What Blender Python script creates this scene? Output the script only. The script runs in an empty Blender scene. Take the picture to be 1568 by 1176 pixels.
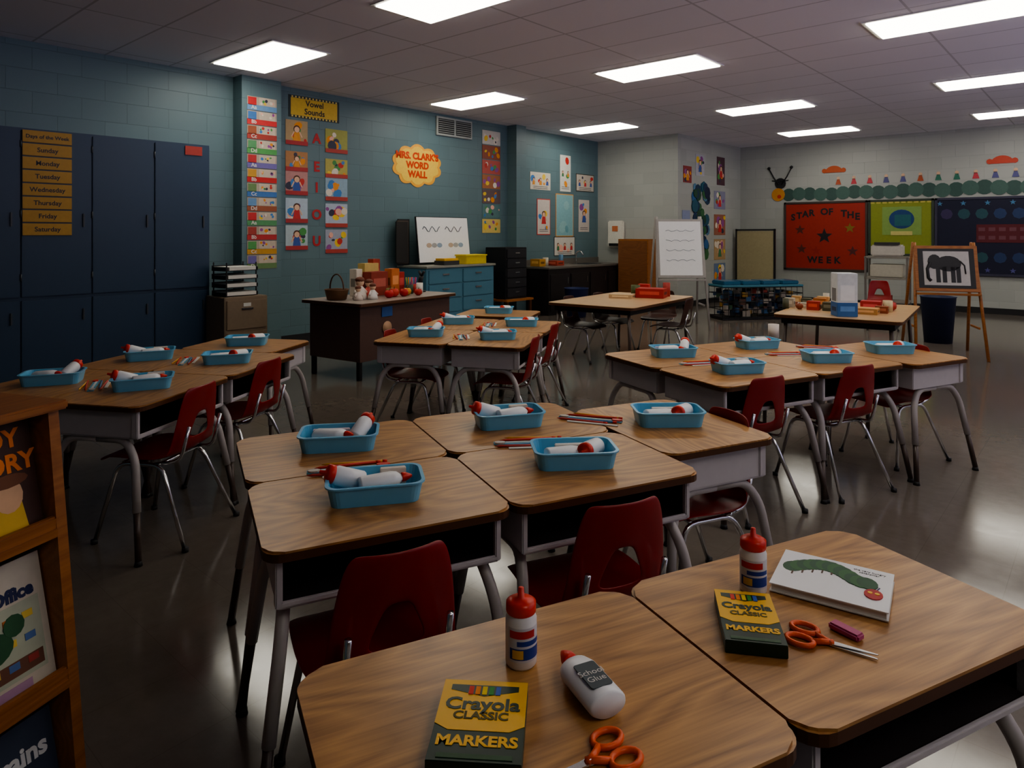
import bpy, bmesh, math, random
from mathutils import Matrix, Vector
random.seed(4)
PI=math.pi
# ------------------------------------------------------------------ materials
MATS={}
def nodes(name):
    m=bpy.data.materials.new(name); m.use_nodes=True
    nt=m.node_tree; return m,nt,nt.nodes['Principled BSDF']
def mat(name,col,rough=.5,metal=0,trans=0,emis=0,var=.12,bump=0,spec=.5,nscale=30):
    if name in MATS: return MATS[name]
    m,nt,b=nodes(name)
    b.inputs['Roughness'].default_value=rough; b.inputs['Metallic'].default_value=metal
    b.inputs['Transmission Weight'].default_value=trans
    b.inputs['Specular IOR Level'].default_value=spec
    c4=(col[0],col[1],col[2],1)
    if emis:
        b.inputs['Emission Color'].default_value=c4; b.inputs['Emission Strength'].default_value=emis
        b.inputs['Base Color'].default_value=c4
    else:
        tc=nt.nodes.new('ShaderNodeTexCoord'); n=nt.nodes.new('ShaderNodeTexNoise'); n.inputs['Scale'].default_value=nscale
        n.inputs['Detail'].default_value=4
        nt.links.new(tc.outputs['Object'],n.inputs['Vector'])
        mx=nt.nodes.new('ShaderNodeMix'); mx.data_type='RGBA'
        mx.inputs[6].default_value=tuple(min(1,x*(1-var)) for x in col)+(1,); mx.inputs[7].default_value=tuple(min(1,x*(1+var)) for x in col)+(1,)
        nt.links.new(n.outputs['Fac'],mx.inputs[0]); nt.links.new(mx.outputs[2],b.inputs['Base Color'])
        if bump:
            bp=nt.nodes.new('ShaderNodeBump'); bp.inputs['Strength'].default_value=bump; bp.inputs['Distance'].default_value=.01
            nt.links.new(n.outputs['Fac'],bp.inputs['Height']); nt.links.new(bp.outputs[0],b.inputs['Normal'])
    MATS[name]=m; return m
def s2l(r,g,b):
    f=lambda v:((v/255)/12.92 if v/255<.04045 else ((v/255+.055)/1.055)**2.4)
    return (f(r),f(g),f(b))
def C(r,g,b,rough=.55,**k): return mat("paint_%d_%d_%d"%(r,g,b),s2l(r,g,b),rough,**k)

def wood(name,c1,c2,rough=.35,vert=False):
    m,nt,b=nodes(name)
    tc=nt.nodes.new('ShaderNodeTexCoord')
    oi=nt.nodes.new('ShaderNodeObjectInfo')
    ad=nt.nodes.new('ShaderNodeVectorMath'); ad.operation='ADD'
    sclv=nt.nodes.new('ShaderNodeVectorMath'); sclv.operation='SCALE'; sclv.inputs['Scale'].default_value=3.7
    cb=nt.nodes.new('ShaderNodeCombineXYZ')
    nt.links.new(oi.outputs['Random'],cb.inputs[0]); nt.links.new(oi.outputs['Random'],cb.inputs[1])
    nt.links.new(cb.outputs[0],sclv.inputs[0])
    nt.links.new(tc.outputs['Object'],ad.inputs[0]); nt.links.new(sclv.outputs[0],ad.inputs[1])
    mp=nt.nodes.new('ShaderNodeMapping'); mp.inputs['Scale'].default_value=(9,9,1.1) if vert else (1.1,6.0,6.0)
    nt.links.new(ad.outputs[0],mp.inputs['Vector'])
    n1=nt.nodes.new('ShaderNodeTexNoise'); n1.inputs['Scale'].default_value=1; n1.inputs['Detail'].default_value=1.5
    nt.links.new(mp.outputs[0],n1.inputs['Vector'])
    k=nt.nodes.new('ShaderNodeMath'); k.operation='MULTIPLY'; k.inputs[1].default_value=34
    fr=nt.nodes.new('ShaderNodeMath'); fr.operation='PINGPONG'; fr.inputs[1].default_value=1
    nt.links.new(n1.outputs['Fac'],k.inputs[0]); nt.links.new(k.outputs[0],fr.inputs[0])
    mp2=nt.nodes.new('ShaderNodeMapping'); mp2.inputs['Scale'].default_value=(170,170,5) if vert else (5,170,170)
    n=nt.nodes.new('ShaderNodeTexNoise'); n.inputs['Scale'].default_value=1; n.inputs['Detail'].default_value=5
    nt.links.new(ad.outputs[0],mp2.inputs['Vector']); nt.links.new(mp2.outputs[0],n.inputs['Vector'])
    ml=nt.nodes.new('ShaderNodeMath'); ml.operation='MULTIPLY_ADD'; ml.inputs[1].default_value=.42
    ml2=nt.nodes.new('ShaderNodeMath'); ml2.operation='MULTIPLY'; ml2.inputs[1].default_value=.75
    nt.links.new(n.outputs['Fac'],ml2.inputs[0]); nt.links.new(fr.outputs[0],ml.inputs[0]); nt.links.new(ml2.outputs[0],ml.inputs[2])
    mx=nt.nodes.new('ShaderNodeMix'); mx.data_type='RGBA'; mx.inputs[6].default_value=c1+(1,); mx.inputs[7].default_value=c2+(1,)
    nt.links.new(ml.outputs[0],mx.inputs[0]); nt.links.new(mx.outputs[2],b.inputs['Base Color'])
    b.inputs['Roughness'].default_value=rough
    return m
WOOD=wood("desk_oak_laminate",s2l(122,76,38),s2l(206,154,92),.33)
WOODP=wood("light_pine",s2l(132,76,36),s2l(178,116,60),.4)
WOODT=wood("table_maple_laminate",s2l(180,140,98),s2l(215,180,136),.3)
EDGE=mat("desk_edge_brown",s2l(88,54,28),.4)
CREAM=mat("cream_enamel",s2l(205,198,198),.4,var=.05)
LEGW=mat("leg_enamel",s2l(185,178,174),.35,var=.05)
LEGD=mat("leg_insert_brown",s2l(80,66,58),.35)
INNER=mat("book_box_interior",s2l(46,40,40),.6)  # dark colour stands in for shade inside the open book box
CHROME=mat("chrome",(.75,.75,.75),.18,metal=1,var=.02)
RUB=mat("black_rubber",(.02,.02,.02),.6)
RED=mat("red_plastic",s2l(142,22,22),.38,var=.05)
BRN=mat("brown_plastic",s2l(70,42,34),.4,var=.05)
BLACK=mat("black_paint",(.015,.015,.018),.45)
WHITE=mat("white_plastic",s2l(238,238,238),.35,var=.03)
PAPER=mat("white_paper",s2l(220,217,210),.7,var=.03)
TRAYB=mat("blue_tray_plastic",s2l(122,198,235),.25,trans=.1,var=.05)
ORANGE=mat("orange_plastic",s2l(235,95,30),.35,var=.05)
STEEL=mat("steel",(.6,.6,.62),.25,metal=1,var=.03)
REDC=mat("red_cap",s2l(225,55,32),.35,var=.05)
YEL=mat("yellow_card",s2l(240,185,25),.4,var=.04)
GREEN=mat("dark_green_card",s2l(22,50,34),.4,var=.05)

def wallmat(name,col,mort,plane,rough=.45):
    m,nt,b=nodes(name)
    tc=nt.nodes.new('ShaderNodeTexCoord'); sp=nt.nodes.new('ShaderNodeSeparateXYZ'); cb=nt.nodes.new('ShaderNodeCombineXYZ')
    nt.links.new(tc.outputs['Object'],sp.inputs[0])
    nt.links.new(sp.outputs['Y' if plane=='x' else 'X'],cb.inputs[0]); nt.links.new(sp.outputs['Z'],cb.inputs[1])
    br=nt.nodes.new('ShaderNodeTexBrick'); br.inputs['Scale'].default_value=1
    br.inputs['Brick Width'].default_value=.406; br.inputs['Row Height'].default_value=.203; br.inputs['Mortar Size'].default_value=.004
    br.inputs['Mortar Smooth'].default_value=.6
    br.inputs['Color1'].default_value=tuple(x*.95 for x in col)+(1,); br.inputs['Color2'].default_value=tuple(x*1.04 for x in col)+(1,); br.inputs['Mortar'].default_value=mort+(1,)
    nt.links.new(cb.outputs[0],br.inputs['Vector'])
    nt.links.new(br.outputs['Color'],b.inputs['Base Color']); b.inputs['Roughness'].default_value=rough
    n=nt.nodes.new('ShaderNodeTexNoise'); n.inputs['Scale'].default_value=60
    nt.links.new(tc.outputs['Object'],n.inputs['Vector'])
    ma=nt.nodes.new('ShaderNodeMath'); ma.operation='MULTIPLY_ADD'; ma.inputs[1].default_value=-1.0
    mb=nt.nodes.new('ShaderNodeMath'); mb.operation='MULTIPLY'; mb.inputs[1].default_value=.15
    nt.links.new(n.outputs['Fac'],mb.inputs[0]); nt.links.new(br.outputs['Fac'],ma.inputs[0]); nt.links.new(mb.outputs[0],ma.inputs[2])
    bp=nt.nodes.new('ShaderNodeBump'); bp.inputs['Strength'].default_value=.4; bp.inputs['Distance'].default_value=.005
    nt.links.new(ma.outputs[0],bp.inputs['Height']); nt.links.new(bp.outputs[0],b.inputs['Normal'])
    return m
tealc=s2l(100,124,130)
TEAL=wallmat("teal_block_paint",tealc,tuple(x*.82 for x in tealc),'x')
TEALY=wallmat("teal_block_paint_y",tealc,tuple(x*.82 for x in tealc),'y')
wc=s2l(172,175,170)
WWX=wallmat("white_block_paint_x",wc,tuple(x*.9 for x in wc),'x')
WWY=wallmat("white_block_paint_y",wc,tuple(x*.9 for x in wc),'y')
def gridmat(name,col,line,bw,bh,lw,rough,noise=0,ns=3,bump=.3,offset=0,rvar=0):
    m,nt,b=nodes(name)
    tc=nt.nodes.new('ShaderNodeTexCoord'); br=nt.nodes.new('ShaderNodeTexBrick'); br.offset=offset
    br.inputs['Scale'].default_value=1; br.inputs['Brick Width'].default_value=bw; br.inputs['Row Height'].default_value=bh; br.inputs['Mortar Size'].default_value=lw
    br.inputs['Color1'].default_value=tuple(x*.98 for x in col)+(1,); br.inputs['Color2'].default_value=tuple(x*1.02 for x in col)+(1,); br.inputs['Mortar'].default_value=line+(1,)
    nt.links.new(tc.outputs['Object'],br.inputs['Vector'])
    n=nt.nodes.new('ShaderNodeTexNoise'); n.inputs['Scale'].default_value=ns; n.inputs['Detail'].default_value=8; n.inputs['Roughness'].default_value=.7
    nt.links.new(tc.outputs['Object'],n.inputs['Vector'])
    mx=nt.nodes.new('ShaderNodeMix'); mx.data_type='RGBA'; mx.blend_type='MULTIPLY'; mx.inputs[0].default_value=noise
    nt.links.new(br.outputs['Color'],mx.inputs[6]); nt.links.new(n.outputs['Fac'],mx.inputs[7]); nt.links.new(mx.outputs[2],b.inputs['Base Color'])
    b.inputs['Roughness'].default_value=rough
    if rvar:
        mr=nt.nodes.new('ShaderNodeMapRange'); mr.inputs[3].default_value=rough-rvar; mr.inputs[4].default_value=rough+rvar
        nt.links.new(n.outputs['Fac'],mr.inputs[0]); nt.links.new(mr.outputs[0],b.inputs['Roughness'])
    bp=nt.nodes.new('ShaderNodeBump'); bp.inputs['Strength'].default_value=bump; bp.inputs['Distance'].default_value=.002; bp.invert=True
    nt.links.new(br.outputs['Fac'],bp.inputs['Height']); nt.links.new(bp.outputs[0],b.inputs['Normal'])
    return m
FLOOR=gridmat("polished_vinyl_tile",s2l(120,111,102),s2l(110,102,93),.305,.305,.0012,.13,noise=.35,ns=14,bump=.04,rvar=.05)
CEIL=gridmat("ceiling_tile",s2l(240,238,248),s2l(205,203,212),1.22,.61,.010,.8,noise=.04,ns=60,bump=.3)

# ------------------------------------------------------------------ builder
def frame(o,x,y,z):
    M=Matrix.Identity(4)
    for i,a in enumerate((x,y,z)):
        for j in range(3): M[j][i]=a[j]
    for j in range(3): M[j][3]=o[j]
    return M
def TR(x=0,y=0,z=0,rz=0,rx=0,ry=0): return Matrix.Translation((x,y,z))@Matrix.Rotation(rz,4,'Z')@Matrix.Rotation(ry,4,'Y')@Matrix.Rotation(rx,4,'X')
def rrect(w,h,r,n=5):
    pts=[]
    for cx,cy,a0 in ((w/2-r,h/2-r,0),(-w/2+r,h/2-r,PI/2),(-w/2+r,-h/2+r,PI),(w/2-r,-h/2+r,1.5*PI)):
        for i in range(n+1):
            a=a0+PI/2*i/n; pts.append((cx+r*math.cos(a),cy+r*math.sin(a)))
    return pts
def circ(r,n=20,ry=None): return [(r*math.cos(2*PI*i/n),(ry or r)*math.sin(2*PI*i/n)) for i in range(n)]
class Bd:
    def __init__(s): s.bm=bmesh.new(); s.mats=[]; s.M=Matrix.Identity(4)
    def mi(s,m):
        if m not in s.mats: s.mats.append(m)
        return s.mats.index(m)
    def add(s,t,M,m,smooth=False):
        if m is not None:
            i=s.mi(m)
            for f in t.faces: f.material_index=i
        for f in t.faces: f.smooth=smooth
        me=bpy.data.meshes.new("tmp")
        t.transform(s.M@M)
        bmesh.ops.recalc_face_normals(t,faces=t.faces[:])
        t.to_mesh(me); t.free(); s.bm.from_mesh(me); bpy.data.meshes.remove(me)
    def box(s,c,d,m,bev=0,M=None,rz=0):
        t=bmesh.new(); bmesh.ops.create_cube(t,size=1)
        t.transform(Matrix.Diagonal((d[0],d[1],d[2],1)))
        if bev: bmesh.ops.bevel(t,geom=t.edges[:],offset=bev,segments=2,affect='EDGES')
        s.add(t,(M or Matrix.Identity(4))@TR(*c,rz=rz),m)
    def poly(s,pts,z0,z1,m,M=None,side=None,bev=0):
        t=bmesh.new(); vb=[t.verts.new((x,y,z0)) for x,y in pts]; vt=[t.verts.new((x,y,z1)) for x,y in pts]
        n=len(pts); top=t.faces.new(vt); bot=t.faces.new(vb[::-1])
        i0=s.mi(m); i1=s.mi(side or m); top.material_index=i0; bot.material_index=i1
        for i in range(n):
            f=t.faces.new((vb[i],vb[(i+1)%n],vt[(i+1)%n],vt[i])); f.material_index=i1
        if bev: bmesh.ops.bevel(t,geom=[e for e in top.edges],offset=bev,segments=2,affect='EDGES')
        s.add(t,M or Matrix.Identity(4),None)
    def lathe(s,prof,m,M=None,seg=24,bands=None):
        t=bmesh.new(); rings=[]
        for r,z in prof: rings.append([t.verts.new((max(r,1e-4)*math.cos(2*PI*i/seg),max(r,1e-4)*math.sin(2*PI*i/seg),z)) for i in range(seg)])
        for k in range(len(rings)-1):
            for i in range(seg): t.faces.new((rings[k][i],rings[k][(i+1)%seg],rings[k+1][(i+1)%seg],rings[k+1][i]))
        t.faces.new(rings[0][::-1]); t.faces.new(rings[-1])
        s.add(t,M or Matrix.Identity(4),m,smooth=True)
    def sector(s,r,z0,z1,a0,a1,m,M=None,seg=12):
        t=bmesh.new(); lo=[];hi=[]
        for i in range(seg+1):
            a=a0+(a1-a0)*i/seg; lo.append(t.verts.new((r*math.cos(a),r*math.sin(a),z0))); hi.append(t.verts.new((r*math.cos(a),r*math.sin(a),z1)))
        for i in range(seg): t.faces.new((lo[i],lo[i+1],hi[i+1],hi[i]))
        s.add(t,M or Matrix.Identity(4),m,smooth=True)
    def cyl(s,p,r,h,m,M=None,seg=20,r2=None): s.lathe([(r,0),(r if r2 is None else r2,h)],m,(M or Matrix.Identity(4))@Matrix.Translation(p),seg)
    def ell(s,c,rad,m,M=None,sub=2):
        t=bmesh.new(); bmesh.ops.create_icosphere(t,subdivisions=sub,radius=1); t.transform(Matrix.Diagonal((rad[0],rad[1],rad[2],1)))
        s.add(t,(M or Matrix.Identity(4))@Matrix.Translation(c),m,smooth=True)
    def tube(s,pts,r,m,M=None,seg=10,closed=False,fil=0):
        P=[Vector(p) for p in pts]
        if fil:
            Q=[P[0]]
            for i in range(1,len(P)-1):
                a=(P[i-1]-P[i]); b=(P[i+1]-P[i]); d=min(fil,a.length*.45,b.length*.45)
                p0=P[i]+a.normalized()*d; p1=P[i]+b.normalized()*d
                for k in range(5):
                    u=k/4; Q.append(p0*(1-u)**2+P[i]*2*u*(1-u)+p1*u*u)
            Q.append(P[-1]); P=Q
        t=bmesh.new(); rings=[]; n=len(P); prev=None
        for i in range(n):
            if closed: T=(P[(i+1)%n]-P[i-1])
            else: T=(P[min(i+1,n-1)]-P[max(i-1,0)])
            T.normalize()
            if prev is None: N=T.orthogonal().normalized()
            else: N=(prev-T*prev.dot(T)); N=N.normalized() if N.length>1e-6 else T.orthogonal().normalized()
            prev=N; Bn=T.cross(N)
            rings.append([t.verts.new(P[i]+(N*math.cos(2*PI*k/seg)+Bn*math.sin(2*PI*k/seg))*r) for k in range(seg)])
        for i in range(n if closed else n-1):
            a=rings[i]; b=rings[(i+1)%n]
            for k in range(seg): t.faces.new((a[k],a[(k+1)%seg],b[(k+1)%seg],b[k]))
        if not closed: t.faces.new(rings[0][::-1]); t.faces.new(rings[-1])
        s.add(t,M or Matrix.Identity(4),m,smooth=True)
    def text(s,st,size,m,M,ext=.0006,bold=0,xs=1):
        cu=bpy.data.curves.new("t","FONT"); cu.body=st; cu.size=size; cu.align_x='CENTER'; cu.align_y='CENTER'; cu.extrude=ext; cu.offset=bold; cu.resolution_u=3
        o=bpy.data.objects.new("t",cu); bpy.context.collection.objects.link(o)
        dg=bpy.context.evaluated_depsgraph_get(); me=bpy.data.meshes.new_from_object(o.evaluated_get(dg))
        me.materials.clear()
        t=bmesh.new(); t.from_mesh(me); t.transform(Matrix.Diagonal((xs,1,1,1))); s.add(t,M,m)
        bpy.data.objects.remove(o); bpy.data.curves.remove(cu); bpy.data.meshes.remove(me)
    def mesh(s,name):
        me=bpy.data.meshes.new(name); s.bm.to_mesh(me); s.bm.free()
        for m in s.mats: me.materials.append(m)
        return me
    def done(s,name,loc=(0,0,0),rz=0): return inst(s.mesh(name),name,loc,rz)
def inst(me,name,loc=(0,0,0),rz=0,sc=(1,1,1)):
    o=bpy.data.objects.new(name,me); bpy.context.collection.objects.link(o); o.location=loc; o.rotation_euler=(0,0,rz); o.scale=sc; return o
def LW(y,z,x=-7.5): return frame((x+.004,y,z),(0,1,0),(0,0,1),(1,0,0))
def BW(x,z,y=13.75): return frame((x,y-.006,z),(1,0,0),(0,0,1),(0,-1,0))
def simplebox(name,x0,x1,y0,y1,z0,z1,m):
    b=Bd(); b.box(((x0+x1)/2,(y0+y1)/2,(z0+z1)/2),(x1-x0,y1-y0,z1-z0),m); return b.done(name)
# ------------------------------------------------------------------ room shell
ZC=3.1
simplebox("floor",-7.6,3.6,-3.1,13.85,-.1,0,FLOOR)
simplebox("ceiling",-7.6,3.6,-3.1,13.85,ZC,ZC+.1,CEIL)
simplebox("wall_left",-7.6,-7.5,-3.1,11.15,0,ZC,TEAL)
simplebox("wall_back_left",-7.5,-5.8,11.05,11.15,0,ZC,WWY)
simplebox("wall_alcove",-5.9,-5.8,11.15,13.85,0,ZC,WWX)
simplebox("wall_back",-5.8,3.6,13.75,13.85,0,ZC,WWY)
simplebox("wall_front",-7.5,3.5,-3.1,-3.0,0,ZC,TEALY)
WIN=[(1.6,4.2),(4.9,7.5),(8.2,10.8)]; Z0,Z1=.95,2.55  # unseen windows added to bring daylight onto the ceiling
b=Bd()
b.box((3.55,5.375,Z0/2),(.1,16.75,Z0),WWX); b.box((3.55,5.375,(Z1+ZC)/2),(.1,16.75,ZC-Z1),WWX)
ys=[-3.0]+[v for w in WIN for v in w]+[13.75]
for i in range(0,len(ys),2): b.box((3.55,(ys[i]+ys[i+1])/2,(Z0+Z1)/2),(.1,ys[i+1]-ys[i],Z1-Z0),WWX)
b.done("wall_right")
FRM=mat("window_frame_bronze",s2l(70,62,55),.4)
gm=bpy.data.materials.new("window_glass"); gm.use_nodes=True; nt=gm.node_tree; nt.nodes.clear()
o_=nt.nodes.new('ShaderNodeOutputMaterial'); tr=nt.nodes.new('ShaderNodeBsdfTransparent'); gl=nt.nodes.new('ShaderNodeBsdfGlossy'); gl.inputs['Roughness'].default_value=.02
mxs=nt.nodes.new('ShaderNodeMixShader'); mxs.inputs[0].default_value=.07
nt.links.new(tr.outputs[0],mxs.inputs[1]); nt.links.new(gl.outputs[0],mxs.inputs[2]); nt.links.new(mxs.outputs[0],o_.inputs[0])
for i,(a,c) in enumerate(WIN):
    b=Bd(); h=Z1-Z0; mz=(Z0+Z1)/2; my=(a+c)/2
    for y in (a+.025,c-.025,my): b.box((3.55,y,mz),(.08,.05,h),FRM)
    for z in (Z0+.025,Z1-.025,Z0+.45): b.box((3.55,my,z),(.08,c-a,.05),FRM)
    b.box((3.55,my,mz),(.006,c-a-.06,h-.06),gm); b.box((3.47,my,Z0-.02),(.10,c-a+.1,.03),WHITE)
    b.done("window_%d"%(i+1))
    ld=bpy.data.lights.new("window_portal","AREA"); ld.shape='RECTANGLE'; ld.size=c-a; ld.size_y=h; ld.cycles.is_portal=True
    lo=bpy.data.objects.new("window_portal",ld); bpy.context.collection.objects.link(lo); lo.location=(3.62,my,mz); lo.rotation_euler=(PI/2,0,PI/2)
def pil(n,y0,y1,x1):
    b=Bd(); b.box(((-7.5+x1)/2,(y0+y1)/2,ZC/2),(x1+7.5,y1-y0,ZC),TEAL); b.done(n)
pil("wall_pilaster_1",3.75,4.23,-7.3); pil("wall_pilaster_2",8.42,8.66,-7.3)
BASE=mat("black_cove_base",(.02,.02,.022),.5)
simplebox("baseboard_left",-7.5,-7.488,-3,11.05,0,.1,BASE)
simplebox("baseboard_back_left",-7.488,-5.8,11.038,11.05,0,.1,BASE)
simplebox("baseboard_alcove",-5.8,-5.788,11.05,13.738,0,.1,BASE)
simplebox("baseboard_back",-5.788,3.5,13.738,13.75,0,.1,BASE)
# ceiling troffers
LENS=mat("troffer_lens_glow",(1,.95,.82),.5,emis=8)
LOFF=mat("troffer_lens_unlit",s2l(215,215,210),.4)
def trof(lens):
    b=Bd(); b.box((0,0,-.005),(1.24,.63,.008),WHITE); b.box((0,0,-.014),(1.18,.57,.010),lens,bev=.003); return b.mesh("ceiling_light")
tro=trof(LENS); troff=trof(LOFF)
for x in (-6.4,-3.7,-.98,1.75):
    for y in (-1.9,.6,3.57,6.57,9.6,12.4):
        if y>11 and x<-5.8: continue
        xx=x-(.15 if y>12 and x<-3 else 0)-(.1 if (y>9 and x<-6) else 0)
        on=(y>1 or (x>0 and y>0)) 
        inst(tro if on else troff,"ceiling_light",(xx,y,ZC))
# ------------------------------------------------------------------ desk
def build_desk():
    b=Bd(); w,d=.60,.46
    b.poly(rrect(w,d,.045),.606,.63,WOOD,side=EDGE,bev=.005)
    bw,bd_,h=w-.07,d-.06,.115; zc=.606-h/2
    b.box((-bw/2,0,zc),(.006,bd_,h),CREAM); b.box((bw/2,0,zc),(.006,bd_,h),CREAM)
    b.box((0,bd_/2,zc),(bw,.006,h),CREAM); b.box((0,0,.606-h),(bw+.006,bd_,.008),CREAM,bev=.002)
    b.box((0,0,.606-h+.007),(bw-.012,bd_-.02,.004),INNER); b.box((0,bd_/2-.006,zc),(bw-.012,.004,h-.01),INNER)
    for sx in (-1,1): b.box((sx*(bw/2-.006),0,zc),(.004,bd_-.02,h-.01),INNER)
    b.box((0,-bd_/2,.606-h+.008),(bw,.01,.014),CREAM,bev=.003)
    for sx in (-1,1):
        b.box((sx*bw/2,-bd_/2+.01,zc),(.016,.03,h),CREAM,bev=.003)
        for sy in (-1,1):
            b.tube([(sx*(w/2-.055),0,.476),(sx*(w/2-.055),sy*(d/2-.10),.476),(sx*(w/2-.040),sy*(d/2-.045),.40),(sx*(w/2-.012),sy*(d/2-.015),.20)],.0155,LEGW,fil=.07)
            b.tube([(sx*(w/2-.0125),sy*(d/2-.016),.205),(sx*(w/2+.012),sy*(d/2+.012),.018)],.0125,LEGD)
            b.cyl((sx*(w/2+.012),sy*(d/2+.012),0),.016,.02,RUB,r2=.012,seg=12)
    return b.mesh("student_desk")
DESK=build_desk()
# ------------------------------------------------------------------ chair
def build_chair(shellmat,name):
    rows=[(.195,.338,.15),(.18,.360,.17),(.10,.360,.182),(0,.352,.185),(-.09,.353,.178),(-.14,.368,.165),(-.168,.41,.152),(-.178,.435,.150),(-.188,.485,.145),(-.198,.54,.138),(-.208,.60,.127),(-.215,.645,.113),(-.217,.66,.095)]
    us=[-1,-.72,-.4,0,.4,.72,1]
    hole={7:.072,8:.050,9:.028}
    t=bmesh.new(); V=[]
    for r,(y,z,hw) in enumerate(rows):
        row=[]
        for c,u in enumerate(us):
            x=u*hw
            if r in hole and c in (2,4): x=math.copysign(hole[r],u)
            if r in hole and c in (1,5): x=math.copysign((hole[r]+hw)/2,u)
            yy=y+(.028*u*u if r>=6 else .0); zz=z+(.014*u*u if 1<r<6 else 0)
            row.append(t.verts.new((x,yy,zz)))
        V.append(row)
    for r in range(len(rows)-1):
        for c in range(6):
            if r in (7,8) and c in (2,3): continue
            t.faces.new((V[r][c],V[r][c+1],V[r+1][c+1],V[r+1][c]))
    me=bpy.data.meshes.new("s"); t.to_mesh(me); t.free()
    o=bpy.data.objects.new("s",me); bpy.context.collection.objects.link(o)
    sm=o.modifiers.new("a",'SOLIDIFY'); sm.thickness=.008
    sb=o.modifiers.new("b",'SUBSURF'); sb.levels=2; sb.render_levels=2
    dg=bpy.context.evaluated_depsgraph_get(); m2=bpy.data.meshes.new_from_object(o.evaluated_get(dg))
    bpy.data.objects.remove(o)
    b=Bd(); t=bmesh.new(); t.from_mesh(m2); b.add(t,Matrix.Identity(4),shellmat,smooth=True)
    for sx in (-1,1):
        b.tube([(sx*.185,.19,.012),(sx*.14,.115,.335),(sx*.135,-.09,.335),(sx*.185,-.235,.012)],.0095,CHROME,fil=.05)
        b.tube([(sx*.135,-.06,.338),(sx*.115,-.165,.35),(sx*.112,-.205,.50)],.008,CHROME,fil=.04)
        b.cyl((sx*.187,.193,0),.014,.018,RUB,seg=12); b.cyl((sx*.187,-.24,0),.014,.018,RUB,seg=12)
    b.tube([(-.14,.09,.338),(.14,.09,.338)],.008,CHROME); b.tube([(-.14,-.08,.338),(.14,-.08,.338)],.008,CHROME)
    return b.mesh(name)
CHAIR=build_chair(RED,"student_chair"); CHAIRB=build_chair(BRN,"activity_chair")
# ------------------------------------------------------------------ supply tray, bottle
LBL=C(45,70,150); LBL2=C(200,60,60)
def bottle_parts(b,M,label=False,face=-PI/2):
    b.lathe([(.0,0),(.023,.0),(.0255,.004),(.0255,.075),(.022,.084),(.021,.086)],WHITE,M)
    if label:
        b.sector(.0258,.014,.068,face-1.25,face+1.25,C(215,215,220),M)
        b.sector(.0261,.018,.036,face-1.1,face+1.1,LBL,M); b.sector(.0261,.052,.064,face-1.1,face+.6,LBL2,M); b.sector(.0261,.040,.048,face-.6,face+1.1,LBL,M)
        b.sector(.0264,.02,.034,face-.9,face-.2,YEL,M)
    b.lathe([(.0235,.084),(.0245,.086),(.0245,.100),(.018,.104),(.006,.107),(.0045,.122),(.002,.123)],REDC,M)
def flat_bottle(b,M):
    S=Matrix.Diagonal((1.0,.62,1,1))
    b.lathe([(.0,0),(.028,.0),(.031,.005),(.031,.085),(.026,.100),(.013,.110),(.011,.113)],WHITE,M@S)
    b.lathe([(.012,.112),(.0125,.114),(.012,.122),(.006,.135),(.003,.140)],REDC,M)
    b.poly(rrect(.058,.036,.004),0,.0012,C(70,80,85),M@frame((0,-.0185,.045),(1,0,0),(0,0,1),(0,-1,0))@Matrix.Rotation(PI/2,4,'Z'))
def build_tray(v):
    b=Bd(); t=bmesh.new()
    rings=[(.225,.135,0,.025),(.245,.155,.05,.03),(.256,.166,.05,.034),(.256,.166,.054,.034),(.238,.148,.054,.03),(.218,.128,.005,.024)]
    R=[[t.verts.new((x,y,z)) for x,y in rrect(w,h,r,5)] for w,h,z,r in rings]
    for k in range(len(R)-1):
        n=len(R[k])
        for i in range(n): t.faces.new((R[k][i],R[k][(i+1)%n],R[k+1][(i+1)%n],R[k+1][i]))
    t.faces.new(R[0][::-1]); t.faces.new(R[-1]); b.add(t,Matrix.Identity(4),TRAYB)
    if v==0:
        flat_bottle(b,TR(-.085,-.02,.034,rz=.2)@TR(ry=PI/2)@Matrix.Rotation(PI/2,4,'Z'))
        bottle_parts(b,TR(.085,.045,.036,rz=-2.2)@TR(ry=PI/2-.1))
        b.box((0,.045,.03),(.10,.02,.03),PAPER,bev=.002)
    elif v==1:
        bottle_parts(b,TR(-.03,.035,.030,rz=PI+.2)@TR(ry=PI/2-.35))
        flat_bottle(b,TR(-.04,-.015,.038,rz=.15)@TR(ry=PI/2-.05)@Matrix.Rotation(PI/2,4,'Z'))
        b.box((.05,.045,.035),(.07,.02,.045),C(225,215,200),bev=.002)
    else:
        flat_bottle(b,TR(-.075,.02,.036,rz=-.5)@TR(ry=PI/2-.1)@Matrix.Rotation(PI/2,4,'Z'))
        bottle_parts(b,TR(.05,-.03,.034,rz=1.1)@TR(ry=PI/2-.45))
        b.box((-.03,.05,.03),(.12,.018,.03),C(210,190,200),bev=.002)
    b.box((.03,-.045,.018),(.11,.015,.02),YEL,bev=.001)
    b.tube([(-.09,-.055,.02),(.09,-.04,.02)],.004,C(200,60,50),seg=6)
    return b.mesh("supply_tray")
TRAYS=[build_tray(0),build_tray(1),build_tray(2)]
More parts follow.
